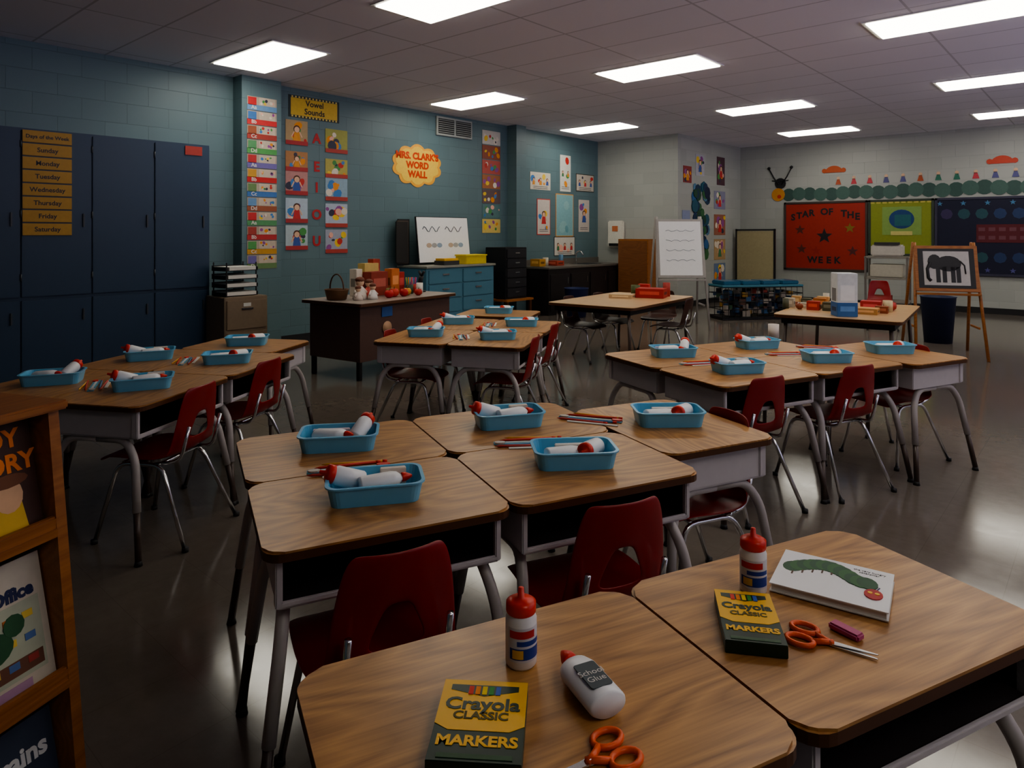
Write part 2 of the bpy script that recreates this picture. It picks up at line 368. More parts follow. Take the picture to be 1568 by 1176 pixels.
def build_pencils():
    b=Bd()
    b.box((0,0,.0018),(.24,.026,.0035),C(95,160,185))
    for i,(y,x,col,rz) in enumerate([(.030,0,(200,60,40),.08),(.044,.02,(215,160,60),-.06),(-.026,.01,(60,110,150),.05),(-.040,-.02,(190,70,60),-.04)]):
        M=TR(x,y,.0042,rz=rz)@TR(ry=PI/2)
        b.lathe([(.0006,-.10),(.0042,-.085),(.0042,.08)],C(*col),M,seg=6); b.lathe([(.0044,.08),(.0044,.094)],REDC,M,seg=6)
    b.poly(circ(.02,12,.012),.0036,.008,REDC,TR(.10,.006,0)); b.poly(circ(.018,12,.012),.0036,.008,C(200,190,180),TR(-.10,-.004,.0))
    b.box((.0,.0,.0045),(.16,.008,.002),PAPER); b.box((.02,-.054,.0015),(.19,.013,.003),PAPER)
    return b.mesh("pencil_set")
PENC=build_pencils()
# ------------------------------------------------------------------ desk clusters
def cluster(O,ang,gs,tr_rot,chairs,end=(0,0)):
    A=Vector((math.cos(ang),math.sin(ang))); Bv=Vector((math.sin(ang),-math.cos(ang)))
    w,d=.606*gs,.466*gs
    W=lambda a,bb:Vector(O)+A*a+Bv*bb
    cells=[(w*.5,d*1.5,0),(w*1.5,d*1.5,0),(w*.5,d*.5,PI),(w*1.5,d*.5,PI),(2*w+d*.5+end[0],d+end[1],PI/2)]
    for i,(a,bb,r) in enumerate(cells):
        p=W(a,bb); inst(DESK,"student_desk",(p.x,p.y,0),ang+r,(gs,gs,1))
        if chairs[i]:
            dx,dy=chairs[i]
            off=Vector((dx,-.23*gs-dy)); off.rotate(Matrix.Rotation(ang+r,2))
            q=p+off; inst(CHAIR,"student_chair",(q.x,q.y,0),ang+r+[.03,-.04,.05,0,-.06][i])
        inst(TRAYS[(i*2+1)%3],"supply_tray",(p.x,p.y,.6305),tr_rot+[.08,-.05,0,.1,-.12][i])
    al=PI/2 if abs(ang-tr_rot)>.8 else 0
    for a,bb,r in ((.47*w,d,.1+al),(1.45*w,d,-.05+al),(2*w+.0,d*.66+end[1]*.4,-.5)):
        if al and r==-.5: continue
        p=W(a,bb); inst(PENC,"pencil_set",(p.x,p.y,.6305),tr_rot+r)
D=math.radians
cluster((-2.25,1.13),D(66.7),1.01,D(50),[(-.05,-.04),(-.065,-.05),None,None,(-.05,-.18)])
cluster((-2.25,3.35),D(67.5),1.07,D(48),[(-.06,-.18),(-.06,-.18),None,None,(.03,-.19)],(0,.22))
cluster((-3.62,2.73),D(116.5),1.09,D(42),[(0,-.18),(0,-.18),(0,-.17),(0,-.17),None],(.18,-.14))
cluster((-3.79,.60),D(119.5),1.04,D(60),[(0,-.13),(0,-.17),None,None,None])
A=Vector((.39,.921));Bv=Vector((.921,-.39))
for i in (0,1):
    p=Vector((-.98,.59))+A*(.31+i*.63)+Bv*.23
    inst(DESK,"student_desk",(p.x,p.y,0),D(67),(1.04,1,1))
# ------------------------------------------------------------------ near desk objects
ZT=.6305
b=Bd(); bottle_parts(b,Matrix.Identity(4),True); GL=b.mesh("glue_bottle")
inst(GL,"glue_bottle",(-.727,.850,ZT),D(60)); inst(GL,"glue_bottle",(-.532,1.322,ZT),D(30))
b=Bd()
flat_bottle(b,frame((.07,0,.0195),(0,1,0),(0,0,-1),(-1,0,0)))
b.text("School\nGlue",.016,PAPER,frame((.028,0,.0392),(1,0,0),(0,1,0),(0,0,1))@Matrix.Rotation(PI/2,4,'Z'),ext=.0003)
b.done("glue_bottle",(-.61,.862,ZT),math.atan2(.061,-.137)+PI)
def marker_box(loc,rz,w=.125,h=.16):
    b=Bd(); t=.022
    b.box((0,0,t/2),(w,h,t),GREEN,bev=.001)
    b.poly([(-w/2,-.012),(-w/2+.02,-.024),(w/2-.02,-.024),(w/2,-.012),(w/2,h/2),(-w/2,h/2)],t,t+.0006,YEL)
    b.poly([(-w*.40,h*.36),(0,h*.28),(w*.40,h*.36),(w*.40,h*.43),(-w*.40,h*.43)],t,t+.001,GREEN)
    for i,c in enumerate([(220,60,40),(240,140,30),(240,210,40),(60,150,60),(60,100,190)]):
        b.box((-.02+i*.01,h*.355,t+.0012),(.007,h*.11,.001),C(*c))
    k=w/.125
    b.text("Crayola",.034*k,GREEN,TR(0,h*.17,t+.001),bold=.0009,ext=.0003)
    b.text("CLASSIC",.021*k,C(90,80,10),TR(0,.004,t+.001),bold=.0006,ext=.0003)
    b.text("MARKERS",.026*k,YEL,TR(0,-.044,t+.0005),bold=.0009,ext=.0003)
    b.box((0,-h*.44,t+.0005),(w*.8,.008,.0006),C(60,90,60))
    b.done("marker_box",(loc[0],loc[1],ZT),rz)
marker_box((-.665,.690),D(37),.125,.160); marker_box((-.487,1.190),D(31),.10,.165)
def scissors(loc,rz):
    b=Bd()
    for s in (-1,1):
        pts=[]
        for k in range(16):
            a=2*PI*k/16; pts.append((-.045+.022*math.cos(a),s*(.021+.0)+.015*math.sin(a),.005))
        b.tube(pts,.0045,ORANGE,closed=True,seg=8)
        b.tube([(-.026,s*.014,.005),(-.01,s*.004,.005),(.004,-s*.002,.005)],.005,ORANGE,seg=8)
        b.poly([(-.005,-s*.006),(.07,s*.003),(.072,s*.006),(.0,s*.006)][::s],.003+.001*s,.0045+.001*s,STEEL)
    b.cyl((0,0,.002),.004,.007,STEEL,seg=12)
    b.done("scissors",(loc[0],loc[1],ZT),rz)
scissors((-.362,1.232),D(8)); scissors((-.520,.745),D(250))
b=Bd(); b.box((0,0,.006),(.055,.022,.012),C(190,90,130),bev=.003); b.done("pink_eraser",(-.352,1.285,ZT),D(-15))
b=Bd(); b.box((0,0,.003),(.205,.165,.002),PAPER); b.box((0,0,.010),(.198,.158,.013),PAPER); b.box((0,0,.0175),(.205,.165,.002),WHITE)
for i in range(13):
    u=i/12; x=-.075+.135*u; y=.012+.036*math.sin(min(1,u*1.15)*PI)
    b.poly(circ(.019,14,.024),.0185,.0188+.0001*(i+1),C(30+12*(i%2),84+18*(i%2),48),TR(x,y,0,rz=.5*(u-.5)))
b.poly(circ(.016,16,.020),.0185,.0205,C(190,50,50),TR(.074,-.028,0))
for sx in (-1,1): b.poly(circ(.0045,8),.0185,.0211,YEL,TR(.074+sx*.006,-.025,0)); b.box((.074+sx*.006,-.002,.0192),(.002,.014,.001),C(70,40,90),rz=-sx*.3)
for i in range(8): b.box((-.072+i*.017,-.016+.036*math.sin(i/8*PI),.019),(.003,.012,.001),C(90,60,40))
b.text("the very hungry\ncaterpillar",.009,BLACK,TR(.06,.06,.0187),ext=.0002)
b.done("picture_book",(-.418,1.435,ZT),D(9))
# ------------------------------------------------------------------ magazine rack
b=Bd()
L=1.0
for x in (-.012,-L+.012):
    prof=[(-.10,0),(.34,0),(.34,.945),(0,.945)]
    b.poly(prof,-.012,.012,WOODP,frame((x,0,0),(0,1,0),(0,0,1),(1,0,0)))
b.box((-L/2,.16,.952),(L+.02,.36,.02),WOODP,bev=.004)
b.box((-L/2,.33,.48),(L-.04,.012,.9),WOODP)
for k,z in enumerate((.03,.36,.68)):
    yf=-.10+.10*z/.95
    b.box((-L/2,yf+.10,z),(L-.045,.2,.018),WOODP)
    b.box((-L/2,yf+.012,z+.012),(L-.04,.018,.045),WOODP,bev=.004)
    Ms=TR(-L/2,yf+.12,z+.14)@Matrix.Rotation(-.22,4,'X')
    b.box((0,0,0),(L-.05,.008,.27),EDGE,M=Ms)
books=[(.68,[(-.130,.20,.235,(70,40,25),"TOY\nSTORY",(240,130,30)),(-.36,.2,.22,(40,50,80),"Stars",(230,220,200)),(-.62,.2,.22,(160,60,40),"Farm",(240,220,100))]),
(.36,[(-.130,.205,.27,(215,205,185),"Our Office",(40,50,90)),(-.37,.21,.25,(60,110,90),"Frogs",(230,220,100)),(-.63,.2,.25,(200,190,60),"Bugs",(60,40,90))]),
(.03,[(-.130,.205,.27,(60,70,90),"Trains",(230,230,230)),(-.37,.2,.25,(180,80,60),"Fall",(240,230,200)),(-.63,.2,.25,(90,140,170),"Sea",(240,240,240))])]
for z,row in books:
    yf=-.10+.10*z/.95
    for k,(x,w,h,col,tx,tc) in enumerate(row):
        M0=frame((x,yf+.034,z+.012),(1,0,0),(0,math.sin(.22),math.cos(.22)),(0,-math.cos(.22),math.sin(.22)))
        M1=M0@Matrix.Translation((0,h/2,0))
        b.box((0,0,.0),(w,h,.008),C(*col),M=M1)
        b.text(tx,.052 if len(tx)<10 else .036,C(*tc),M1@TR(.02 if len(tx)<10 else 0,h*.25,.0045),bold=.0018)
        if tx.startswith("TOY"):
            b.poly(circ(.03,14,.035),.004,.006,C(225,180,140),M1@TR(.035,-.03,0)); b.poly(circ(.045,12,.014),.005,.007,C(120,70,35),M1@TR(.035,.0,0))
            b.poly([(-.04,-.05),(.04,-.05),(.03,.03),(-.03,.03)],.004,.0055,C(220,180,60),M1@TR(.03,-.075,0))
            b.poly(circ(.03,14,.035),.004,.006,C(200,210,215),M1@TR(-.045,-.04,0)); b.box((-.045,-.09,.0045),(.07,.05,.002),C(80,140,70),M=M1)
        elif tx.startswith("Our"):
            b.box((0,-.025,.0045),(w*.86,h*.55,.001),C(190,195,170),M=M1)
            b.poly(circ(.045,16,.032),.005,.007,C(50,95,60),M1@TR(-.02,-.02,0)); b.poly(circ(.022,12),.005,.0075,C(50,95,60),M1@TR(.03,.01,0)); b.box((0,-.075,.005),(w*.8,.03,.001),C(120,80,60),M=M1)
            for q in range(12): b.box(((q%4-1.5)*.04,-.07+(q//4)*.045,.0058),(.022,.014,.001),C(*[(200,120,60),(230,200,90),(90,120,170),(170,70,60),(220,215,200)][q%5]),M=M1)
            b.box((-.02,-h*.43,.0048),(w*.7,.02,.001),C(190,150,180),M=M1)
        else:
            for q in range(22):
                cc=[(60,120,60),(230,120,40),(235,200,60),(200,60,50),(60,110,180),(230,200,170),(40,80,50)][(q+k)%7]
                b.poly(circ(.006+.010*random.random(),9,.006+.014*random.random()),.004,.0055+q*.0001,C(*cc),M1@TR((random.random()-.5)*w*.75,-h*.18+(random.random()-.5)*h*.45,0,rz=random.random()*3))
b.done("magazine_rack",(-1.760,.478,0),D(113))
# ------------------------------------------------------------------ tall storage cabinet
LOCK=mat("navy_cabinet_paint",s2l(44,66,90),.45,var=.05)
b=Bd(); y0,y1=-.60,3.27
b.box((-7.275,(y0+y1)/2,1.12),(.44,y1-y0,2.24),LOCK)
yy=y1
while yy-.545>y0:
    b.box((-7.048,yy-.2725,1.5),(.02,.535,1.44),LOCK,bev=.004)
    b.box((-7.048,yy-.2725,.41),(.02,.535,.68),LOCK,bev=.004)
    b.box((-7.032,yy-.07,1.45),(.02,.014,.12),mat("dark_handle",(.06,.07,.08),.4),bev=.003); b.box((-7.032,yy-.07,.6),(.02,.014,.1),MATS["dark_handle"],bev=.003)
    for z in (.95,1.5,2.1): b.cyl((-7.036,yy-.545,z-.03),.008,.06,MATS["dark_handle"],seg=8)
    yy-=.545
b.done("tall_storage_cabinet")
b=Bd()
for i,d in enumerate(["Days of the Week","Sunday","Monday","Tuesday","Wednesday","Thursday","Friday","Saturday"]):
    M=LW(1.83,2.17-i*.115,-7.034)
    b.box((0,0,0),(.37,.105,.003),C(185,142,60),M=M); b.box((0,-.05,.0015),(.37,.004,.003),C(120,90,40),M=M); b.text(d,.056 if i else .044,BLACK,M@TR(0,0,.002),bold=.001)
b.done("days_of_week_chart")
b=Bd(); b.box((0,0,0),(.17,.09,.003),C(170,60,50),M=LW(3.1,2.17,-7.034)); b.done("cabinet_label")
# ------------------------------------------------------------------ posters
PAL=[(200,60,50),(230,150,50),(235,200,70),(80,150,80),(70,130,190),(150,80,150),(225,215,200),(235,180,160),(60,60,80)]
def picture(b,M,w,h,bg,n=6,fg=None,border=None):
    if border: b.box((0,0,0),(w+.03,h+.03,.003),C(*border),M=M)
    b.box((0,0,.001),(w,h,.004),C(*bg),M=M)
    for i in range(n):
        c=random.choice(fg or PAL); r=min(w,h)*(.08+.14*random.random())
        b.poly(circ(r,9,r*(.6+.7*random.random())),.003,.0035+i*.0003,C(*c),M@TR((random.random()-.5)*(w-2*r),(random.random()-.5)*(h-2*r)*.9,0,rz=random.random()*3))
def figure(b,M,s,c,skin=(225,185,155),hair=(90,55,40)):
    b.poly([(-.5*s,-1*s),(.5*s,-1*s),(.3*s,.1*s),(-.3*s,.1*s)],.003,.0065,C(*c),M)
    b.poly(circ(.42*s,12),.003,.0072,C(*hair),M@TR(0,.42*s,0)); b.poly(circ(.33*s,12),.003,.008,C(*skin),M@TR(0,.34*s,0))
    for k in (-1,1): b.box((k*.5*s,-.2*s,.005),(.14*s,.7*s,.003),C(*skin),M=M,rz=k*.5)
def poster(name,M,w,h,bg,n=6,border=None,fg=None,fig=0,lines=0,cap=None):
    b=Bd(); picture(b,M,w,h,bg,n,fg,border)
    for k in range(fig): figure(b,M@TR((k-(fig-1)/2)*w/fig,.0,0),min(w/fig,h)*.36,random.choice([(200,60,60),(60,90,160),(220,150,60),(70,130,90)]))
    for k in range(lines): b.box((0,-h*.42+k*.03,.004),(w*.7,.008,.002),C(60,60,70),M=M)
    if cap: b.box((0,-h/2+.025,.008),(w,.05,.004),C(*cap),M=M)
    return b.done(name)
b=Bd(); cols=[(110,150,190),(205,60,60),(170,70,60),(90,160,90),(120,110,170),(200,50,50),(70,120,180),(160,90,60),(90,150,100),(190,60,60),(200,150,60),(110,140,90)]
for i in range(12):
    z=2.80-i*.163; M=LW(3.99,z,-7.3)
    b.box((0,0,0),(.36,.155,.003),C(180,166,150),M=M); b.box((0,-.045,.001),(.36,.06,.004),C(*cols[i]),M=M); b.box((-.12,.025,.001),(.1,.09,.004),C(*cols[(i+5)%12]),M=M)
    picture(b,M@TR(.06,.03,.0015),.2,.09,(200,186,168),6); b.text("AaBbCcDd"[(i%4)*2:(i%4)*2+2],.06,PAPER,M@TR(-.1,-.045,.004),bold=.001)
b.done("alphabet_chart")
b=Bd(); M=LW(4.80,2.88); b.box((0,0,0),(.72,.27,.003),C(50,60,60),M=M); b.box((0,0,.001),(.66,.21,.005),C(215,180,70),M=M)
for i in range(14): b.box((-.31+i*.048,.118,.003),(.022,.02,.003),C(220,200,120),M=M); b.box((-.31+i*.048,-.118,.003),(.022,.02,.003),C(220,200,120),M=M)
b.text("Vowel\nSounds",.10,BLACK,M@TR(0,0,.004),bold=.002); b.done("vowel_sounds_sign")
for k,(Lt,z) in enumerate([("A",2.53),("E",2.18),("I",1.92),("O",1.58),("U",1.25)]):
    hh=.30 if k!=1 else .24
    poster("vowel_picture_card",LW(4.55,z+.03),.3,hh,[(180,155,115),(180,130,85),(190,140,135),(180,195,208),(180,195,200)][k],5,fig=1,cap=(175,60,60))
    poster("vowel_picture_card",LW(5.12,z-.02),.33,hh,[(165,165,85),(180,170,90),(150,175,190),(180,190,205),(165,170,185)][k],8,cap=(180,70,60))
    b=Bd(); b.text(Lt,.17,C(185,50,50),LW(4.83,z-.02)@TR(0,0,.002),bold=.006,ext=.001); b.done("letter_cutout")
b=Bd(); M=LW(6.48,2.30)
def cloud(sc,n=10): 
    return [((.42*sc+.05*sc*abs(math.sin(n/2*a)))*math.cos(a),(.26*sc+.05*sc*abs(math.sin(n/2*a)))*math.sin(a)) for a in [2*PI*i/80 for i in range(80)]]
b.poly(cloud(1),0,.004,C(240,175,70),M); b.poly(cloud(.88),.004,.006,C(250,205,85),M)
b.text("MRS. CLARK'S\nWORD\nWALL",.13,C(215,70,25),M@TR(0,0,.007),bold=.007); b.done("word_wall_sign")
b=Bd(); M=LW(7.2,2.92); b.box((0,0,.013),(.74,.28,.03),C(165,170,165),M=M,bev=.004)
for sx in (-1,1):
    b.box((sx*.18,0,.025),(.32,.22,.012),BLACK,M=M)
    for k in range(7): b.box((sx*.18,-.09+k*.03,.033),(.32,.012,.012),C(140,145,140),M=M)
b.done("air_vent")
b=Bd()
for i,c in enumerate([(205,200,190),(150,80,60),(190,90,80),(170,110,70),(110,90,90),(95,130,130),(215,190,110)]):
    picture(b,LW(8.03,2.86-i*.235,-7.5),.42,.22,c,7)
b.done("number_chart")
for (y,z,w,h,bg,br,fg_) in [(9.28,2.24,.56,.30,(212,205,190),None,3),(10.0,2.42,.32,.66,(215,215,205),None,2),(10.62,2.28,.55,.30,(205,195,180),(70,70,60),3),(9.37,1.62,.34,.60,(210,200,190),(200,70,60),1),(10.58,1.66,.34,.60,(205,195,185),None,1),(9.98,1.10,.60,.32,(215,210,200),(60,60,60),3)]:
    poster("wall_poster",LW(y,z),w,h,bg,4,br,fig=fg_,lines=2)
poster("wall_poster",LW(9.98,1.66),.50,.74,(135,180,185),3,(225,160,80),fg=[(110,160,170),(150,190,190)])
SW=lambda y,z:LW(y,z,-5.8)
for (y,z,w,h,bg) in [(11.40,2.40,.32,.30,(150,60,60)),(11.9,2.60,.35,.4,(180,180,190)),(12.8,2.55,.35,.55,(90,60,70)),(12.75,1.98,.5,.35,(140,140,165)),(12.75,1.50,.5,.4,(160,105,85)),(12.75,1.02,.5,.4,(180,150,110)),(12.75,.56,.5,.38,(110,130,160)),(11.35,1.3,.3,.9,(140,150,180))]:
    poster("wall_poster",SW(y,z),w,h,bg,7,fig=1)
b=Bd()
b.poly([(-.12,-.75),(.12,-.75),(.08,.2),(-.08,.2)],0,.004,C(70,80,60),SW(11.95,1.35))
for i in range(60): 
    b.poly(circ(.06+.07*random.random(),8),.004,.005+i*.0003,C(*random.choice([(30,60,90),(40,90,110),(40,80,60),(60,110,70),(30,40,70),(90,130,160),(50,100,150)])),SW(11.95+(random.random()-.5)*.6,1.5+(random.random()-.5)*1.5))
b.done("paper_tree_display")
# ------------------------------------------------------------------ back wall boards
def board(x0,x1,z0,z1,bg,fr):
    b=Bd(); w,h=x1-x0,z1-z0; M=BW((x0+x1)/2,(z0+z1)/2,13.74)
    b.box((0,0,.004),(w,h,.012),C(*bg),M=M)
    for sx in (-1,1): b.box((sx*w/2,0,.01),(.04,h+.04,.025),C(*fr),M=M,bev=.004)
    for sy in (-1,1): b.box((0,sy*h/2,.01),(w+.04,.04,.025),C(*fr),M=M,bev=.004)
    return b,M,w,h
def star(r): return [((r if i%2==0 else r*.42)*math.cos(PI/2+i*PI/5),(r if i%2==0 else r*.42)*math.sin(PI/2+i*PI/5)) for i in range(10)]
b,M,w,h=board(-4.88,-3.41,.64,1.92,(160,46,32),(70,60,55))
for i,ch in enumerate("STAR OF THE"): 
    if ch!=" ": b.text(ch,.17,BLACK,M@TR(-.58+i*.116,.36+.10*math.sin(i/10*PI),.012),bold=.007)
for i,ch in enumerate("WEEK"): b.text(ch,.17,BLACK,M@TR(-.22+i*.15,-.46,.012),bold=.007)
b.poly(star(.15),.01,.014,BLACK,M)
for x,y,c in ((-.45,.12,(90,40,30)),(.45,.15,(130,110,40)),(-.42,-.25,(90,40,30)),(.5,-.28,(90,40,40)),(-.15,-.28,(150,40,30))): b.poly(star(.10),.01,.013,C(*c),M@TR(x,y,0))
b.done("star_bulletin_board")
b,M,w,h=board(-3.36,-2.36,.95,1.92,(135,145,52),(60,70,60))
b.box((.02,.12,.012),(.62,.5,.004),C(130,160,85),M=M); b.poly(circ(.2,20,.17),.014,.018,C(30,70,120),M@TR(.02,.15,0)); b.box((.04,.13,.02),(.26,.2,.004),C(40,100,110),M=M); b.box((.02,-.1,.018),(.34,.07,.004),C(200,190,120),M=M)
for i in range(10): b.box((-.45+i*.1,.45,.014),(.07,.03,.004),C(190,180,90),M=M)
b.done("computer_bulletin_board")
b,M,w,h=board(-2.31,1.2,.64,1.92,(22,26,54),(60,60,80))
b.box((-.75,.05,.012),(.85,.30,.006),C(95,30,40),M=M)
for i in range(6): 
    for j in range(2): b.box((-1.1+i*.14,-.02+j*.14,.017),(.09,.06,.003),C(115,70,80),M=M)
for i in range(11): 
    b.poly(star(.045),.01,.014,C(80,130,170),M@TR(-1.7+i*.34,.56,0)); b.poly(star(.045),.01,.014,C(90,90,150),M@TR(-1.7+i*.34,-.56,0))
for i in range(14): b.poly(circ(.09,8),.010,.012+.0003*i,C(*random.choice([(40,60,100),(60,50,90),(40,80,90)])),M@TR(-1.6+(i%7)*.25,.38 if i<7 else -.35,0))
for i in range(8): picture(b,M@TR(.1+(i%4)*.4,.25-(i//4)*.45,.01),.3,.25,(70,80,120),4)
b.done("blue_bulletin_board")
b=Bd()
for i in range(28): 
    b.poly(circ(.125,14),0,.004+.002*(i%2),C(74,104,96) if i%2 else C(62,90,84),BW(-4.82+i*.2,2.09+.015*math.sin(i*1.3)))
b.poly(circ(.13,16),.006,.010,C(200,140,60),BW(-5.02,2.10)); b.poly(circ(.04,10),.010,.012,C(190,60,40),BW(-5.0,2.06))
for sx in (-1,1):
    b.tube([(-4.98+sx*.03,13.73,2.30),(-4.98+sx*.13,13.73,2.45),(-4.98+sx*.22,13.73,2.62)],.012,BLACK,seg=6); b.ell((-4.98+sx*.22,13.725,2.63),(.035,.015,.035),BLACK,sub=1)
    b.tube([(-4.98,13.73,2.36),(-4.98+sx*.16,13.73,2.38)],.010,BLACK,seg=6)
b.poly(circ(.11,14),.004,.008,BLACK,BW(-4.98,2.32))
b.done("caterpillar_border")
b=Bd()
for i in range(18):
    x=-3.9+i*.27; c=random.choice([(190,70,80),(200,110,120),(180,90,60),(90,90,140),(60,120,100)])
    b.poly([(-.05,-.05),(.05,-.05),(.02,.05),(-.02,.05)],0,.004,C(*c),BW(x,2.30)); b.poly(circ(.03,10),0,.004,C(215,180,150),BW(x,2.37))
b.done("paper_children_border")
for x,c in ((-3.98,(190,90,50)),(-1.38,(200,80,60))):
    b=Bd(); M=BW(x,2.48); b.poly([(.16*math.cos(a*PI/12),.13*math.sin(a*PI/12)) for a in range(13)],0,.006,C(*c),M)
    for sx in (-1,1): b.poly(circ(.045,8),0,.007,C(*c),M@TR(sx*.17,.04,0))
    b.done("paper_crab_cutout")
# ------------------------------------------------------------------ teacher desk
TD=mat("dark_brown_metal",s2l(94,70,64),.45)
TT=mat("grey_laminate",s2l(160,148,138),.35)
b=Bd(); w,d=1.38,.80
b.poly(rrect(w,d,.03),.675,.705,TT,bev=.004,side=EDGE)
b.box((0,-d/2+.07,.42),(w-.1,.02,.50),TD)
for sx in (-1,1):
    b.box((sx*(w/2-.25),.0,.42),(.40,d-.14,.50),TD,bev=.006)
    for k in range(3): b.box((sx*(w/2-.25),d/2-.06,.26+k*.165),(.36,.02,.15),TD,bev=.004); b.box((sx*(w/2-.25),d/2-.045,.28+k*.165),(.12,.015,.015),STEEL)
    for sy in (-1,1): b.box((sx*(w/2-.08),sy*(d/2-.1),.085),(.04,.04,.17),BLACK,bev=.004)
b.cyl((0,0,0),.06,.004,C(190,150,120),M=frame((-.30,-d/2+.055,.45),(1,0,0),(0,0,1),(0,-1,0)))
b.box((-.30,-d/2+.055,.60),(.14,.006,.09),C(50,90,150))
b.done("teacher_desk",(-5.50,4.30,0),D(98))
def spot(lx,ly): 
    v=Vector((lx,ly)); v.rotate(Matrix.Rotation(D(98),2)); return (-5.50+v.x,4.30+v.y)
TZ=.706
b=Bd()
b.lathe([(.07,0),(.09,.005),(.11,.09),(.115,.10),(.105,.10),(.085,.012)],C(110,78,50),seg=20)
for k in range(6): b.tube([( (.085+.004*k)*math.cos(a*PI/10),(.085+.004*k)*math.sin(a*PI/10),.012+k*.016) for a in range(20)],.004,C(85,58,36),closed=True,seg=5)
b.tube([(.11*math.cos(a*PI/12),0,.10+.14*math.sin(a*PI/12)) for a in range(13)],.007,C(90,60,38),seg=6)
p=spot(-.53,.08); b.done("wicker_basket",(p[0],p[1],TZ))
def crowd(name,spec,lx,ly,rz=D(98),z=TZ,fn=spot):
    b=Bd()
    for kind,x,y,s,c in spec:
        if kind=='box': 
            b.box((x,y,s[2]/2),s,C(*c),bev=.003); b.box((x,y,s[2]*.55),(s[0]*.7,s[1]+.002,s[2]*.35),C(*[min(255,q+45) for q in c])); b.box((x,y,s[2]*.5),(s[0]+.002,s[1]*.6,s[2]*.3),C(*[int(q*.6) for q in c]))
        if kind=='can': b.lathe([(s[0],0),(s[0],s[1]),(s[0]*.88,s[1]),(s[0]*.85,s[1]*.2)],C(*c),TR(x,y,0),seg=16)
        if kind=='doll':
            b.lathe([(s,0),(s*.9,s*.6),(s*.5,s*1.6),(s*.3,s*1.8)],C(*c),TR(x,y,0),seg=14); b.ell((x,y,s*2.3),(s*.6,s*.6,s*.65),C(225,190,160)); b.ell((x,y,s*2.6),(s*.66,s*.66,s*.45),C(110,60,40))
            for k in (-1,1): b.tube([(x+k*s*.5,y,s*1.4),(x+k*s*1.1,y-.01,s*.8)],s*.2,C(*c),seg=6)
        if kind=='apple': 
            b.lathe([(s*.4,0),(s*.9,s*.4),(s,s*1.0),(s*.7,s*1.6),(s*.2,s*1.5)],C(*c),TR(x,y,0),seg=16); b.tube([(x,y,s*1.45),(x+s*.2,y,s*2)],s*.08,EDGE,seg=5)
        if kind=='pencils':
            b.lathe([(s,0),(s,s*2.4),(s*.88,s*2.4),(s*.85,s*.3)],C(*c),TR(x,y,0),seg=16)
            for k in range(6): b.tube([(x+s*.3*math.cos(k),y+s*.3*math.sin(k),s*.4),(x+s*.9*math.cos(k),y+s*.9*math.sin(k),s*4.2)],.006,C(*PAL[k]),seg=6)
    p=fn(lx,ly); return b.done(name,(p[0],p[1],z),rz)
crowd("doll_figure",[('doll',0,0,.07,(225,215,205)),('doll',.15,.03,.06,(200,90,80)),('doll',.07,-.10,.05,(230,225,220)),('doll',-.1,-.08,.045,(215,200,190))],-.36,-.05)
crowd("gift_boxes",[('box',0,.1,(.24,.12,.24),(150,60,45)),('box',.04,.24,(.2,.1,.32),(215,190,120)),('box',.24,.1,(.12,.10,.26),(205,120,60)),('box',-.17,.2,(.08,.1,.27),(225,215,200)),('box',.36,.12,(.09,.09,.22),(180,50,45)),('box',.14,.26,(.1,.08,.36),(170,70,50)),('box',.30,.26,(.14,.09,.20),(120,80,60))],.0,.0)
crowd("apple_ornament",[('apple',0,0,.045,(190,40,35)),('apple',.1,.03,.05,(200,60,45)),('apple',.2,-.01,.045,(180,35,30)),('apple',.30,.04,.045,(210,150,60)),('apple',.36,-.06,.04,(180,50,40)),('apple',.15,.13,.05,(120,110,50))],-.12,-.20)
crowd("pencil_cup",[('pencils',0,0,.04,(60,80,60)),('pencils',.13,.06,.038,(190,60,50)),('can',.08,-.07,(.035,.11),(230,225,215))],.34,-.05)
b=Bd()
b.tube([(0,0,.0),(0,0,.12),(.02,0,.17)],.025,BLACK); b.tube([(.02,0,.17),(-.02,0,.22)],.014,BLACK,seg=6); b.tube([(.02,0,.17),(.06,0,.22)],.014,BLACK,seg=6); b.cyl((0,0,0),.06,.012,BLACK)
p=spot(.57,.0); b.done("cat_figurine",(p[0],p[1],TZ))
# ------------------------------------------------------------------ low teal drawer cabinet + board on it
TC=mat("teal_cabinet_paint",s2l(84,130,150),.4,var=.05)
b=Bd(); b.box((-7.19,6.78,.43),(.58,1.32,.86),TC); b.box((-7.18,6.78,.875),(.62,1.36,.03),C(150,150,140),bev=.005)
for j in range(2):
    for k in range(4):
        b.box((-6.895,6.46+j*.64,.14+k*.2),(.02,.60,.185),TC,bev=.005); b.box((-6.878,6.46+j*.64,.17+k*.2),(.015,.12,.02),STEEL,bev=.003)
b.done("low_drawer_cabinet")
b=Bd(); Mq=frame((-7.27,6.78,1.24),(0,1,0),(-.12,0,.99),(.99,0,.12))
b.box((0,0,0),(1.02,.66,.02),BLACK,M=Mq,bev=.004); b.box((0,0,.012),(.99,.64,.006),WHITE,M=Mq)
for i,c in enumerate([(60,80,90),(80,80,90)]): 
    b.tube([(-.40+i*.43+.03*k,.15+.04*math.sin(k*1.3),.017) for k in range(12)],.005,C(*c),M=Mq,seg=5)
    for k in range(3): b.poly(circ(.05,8,.035),.015,.018,C(190-20*k,170,150+20*k),Mq@TR(-.3+i*.42+.1*k,-.08,0))
b.done("dry_erase_board")
b=Bd(); 
for k in range(3): b.box((-7.42+.03*k,6.16-.04*k,1.21),(.02,.20,.64-.04*k),[BLACK,C(80,70,60),C(40,38,36)][k])
b.done("stacked_poster_boards")
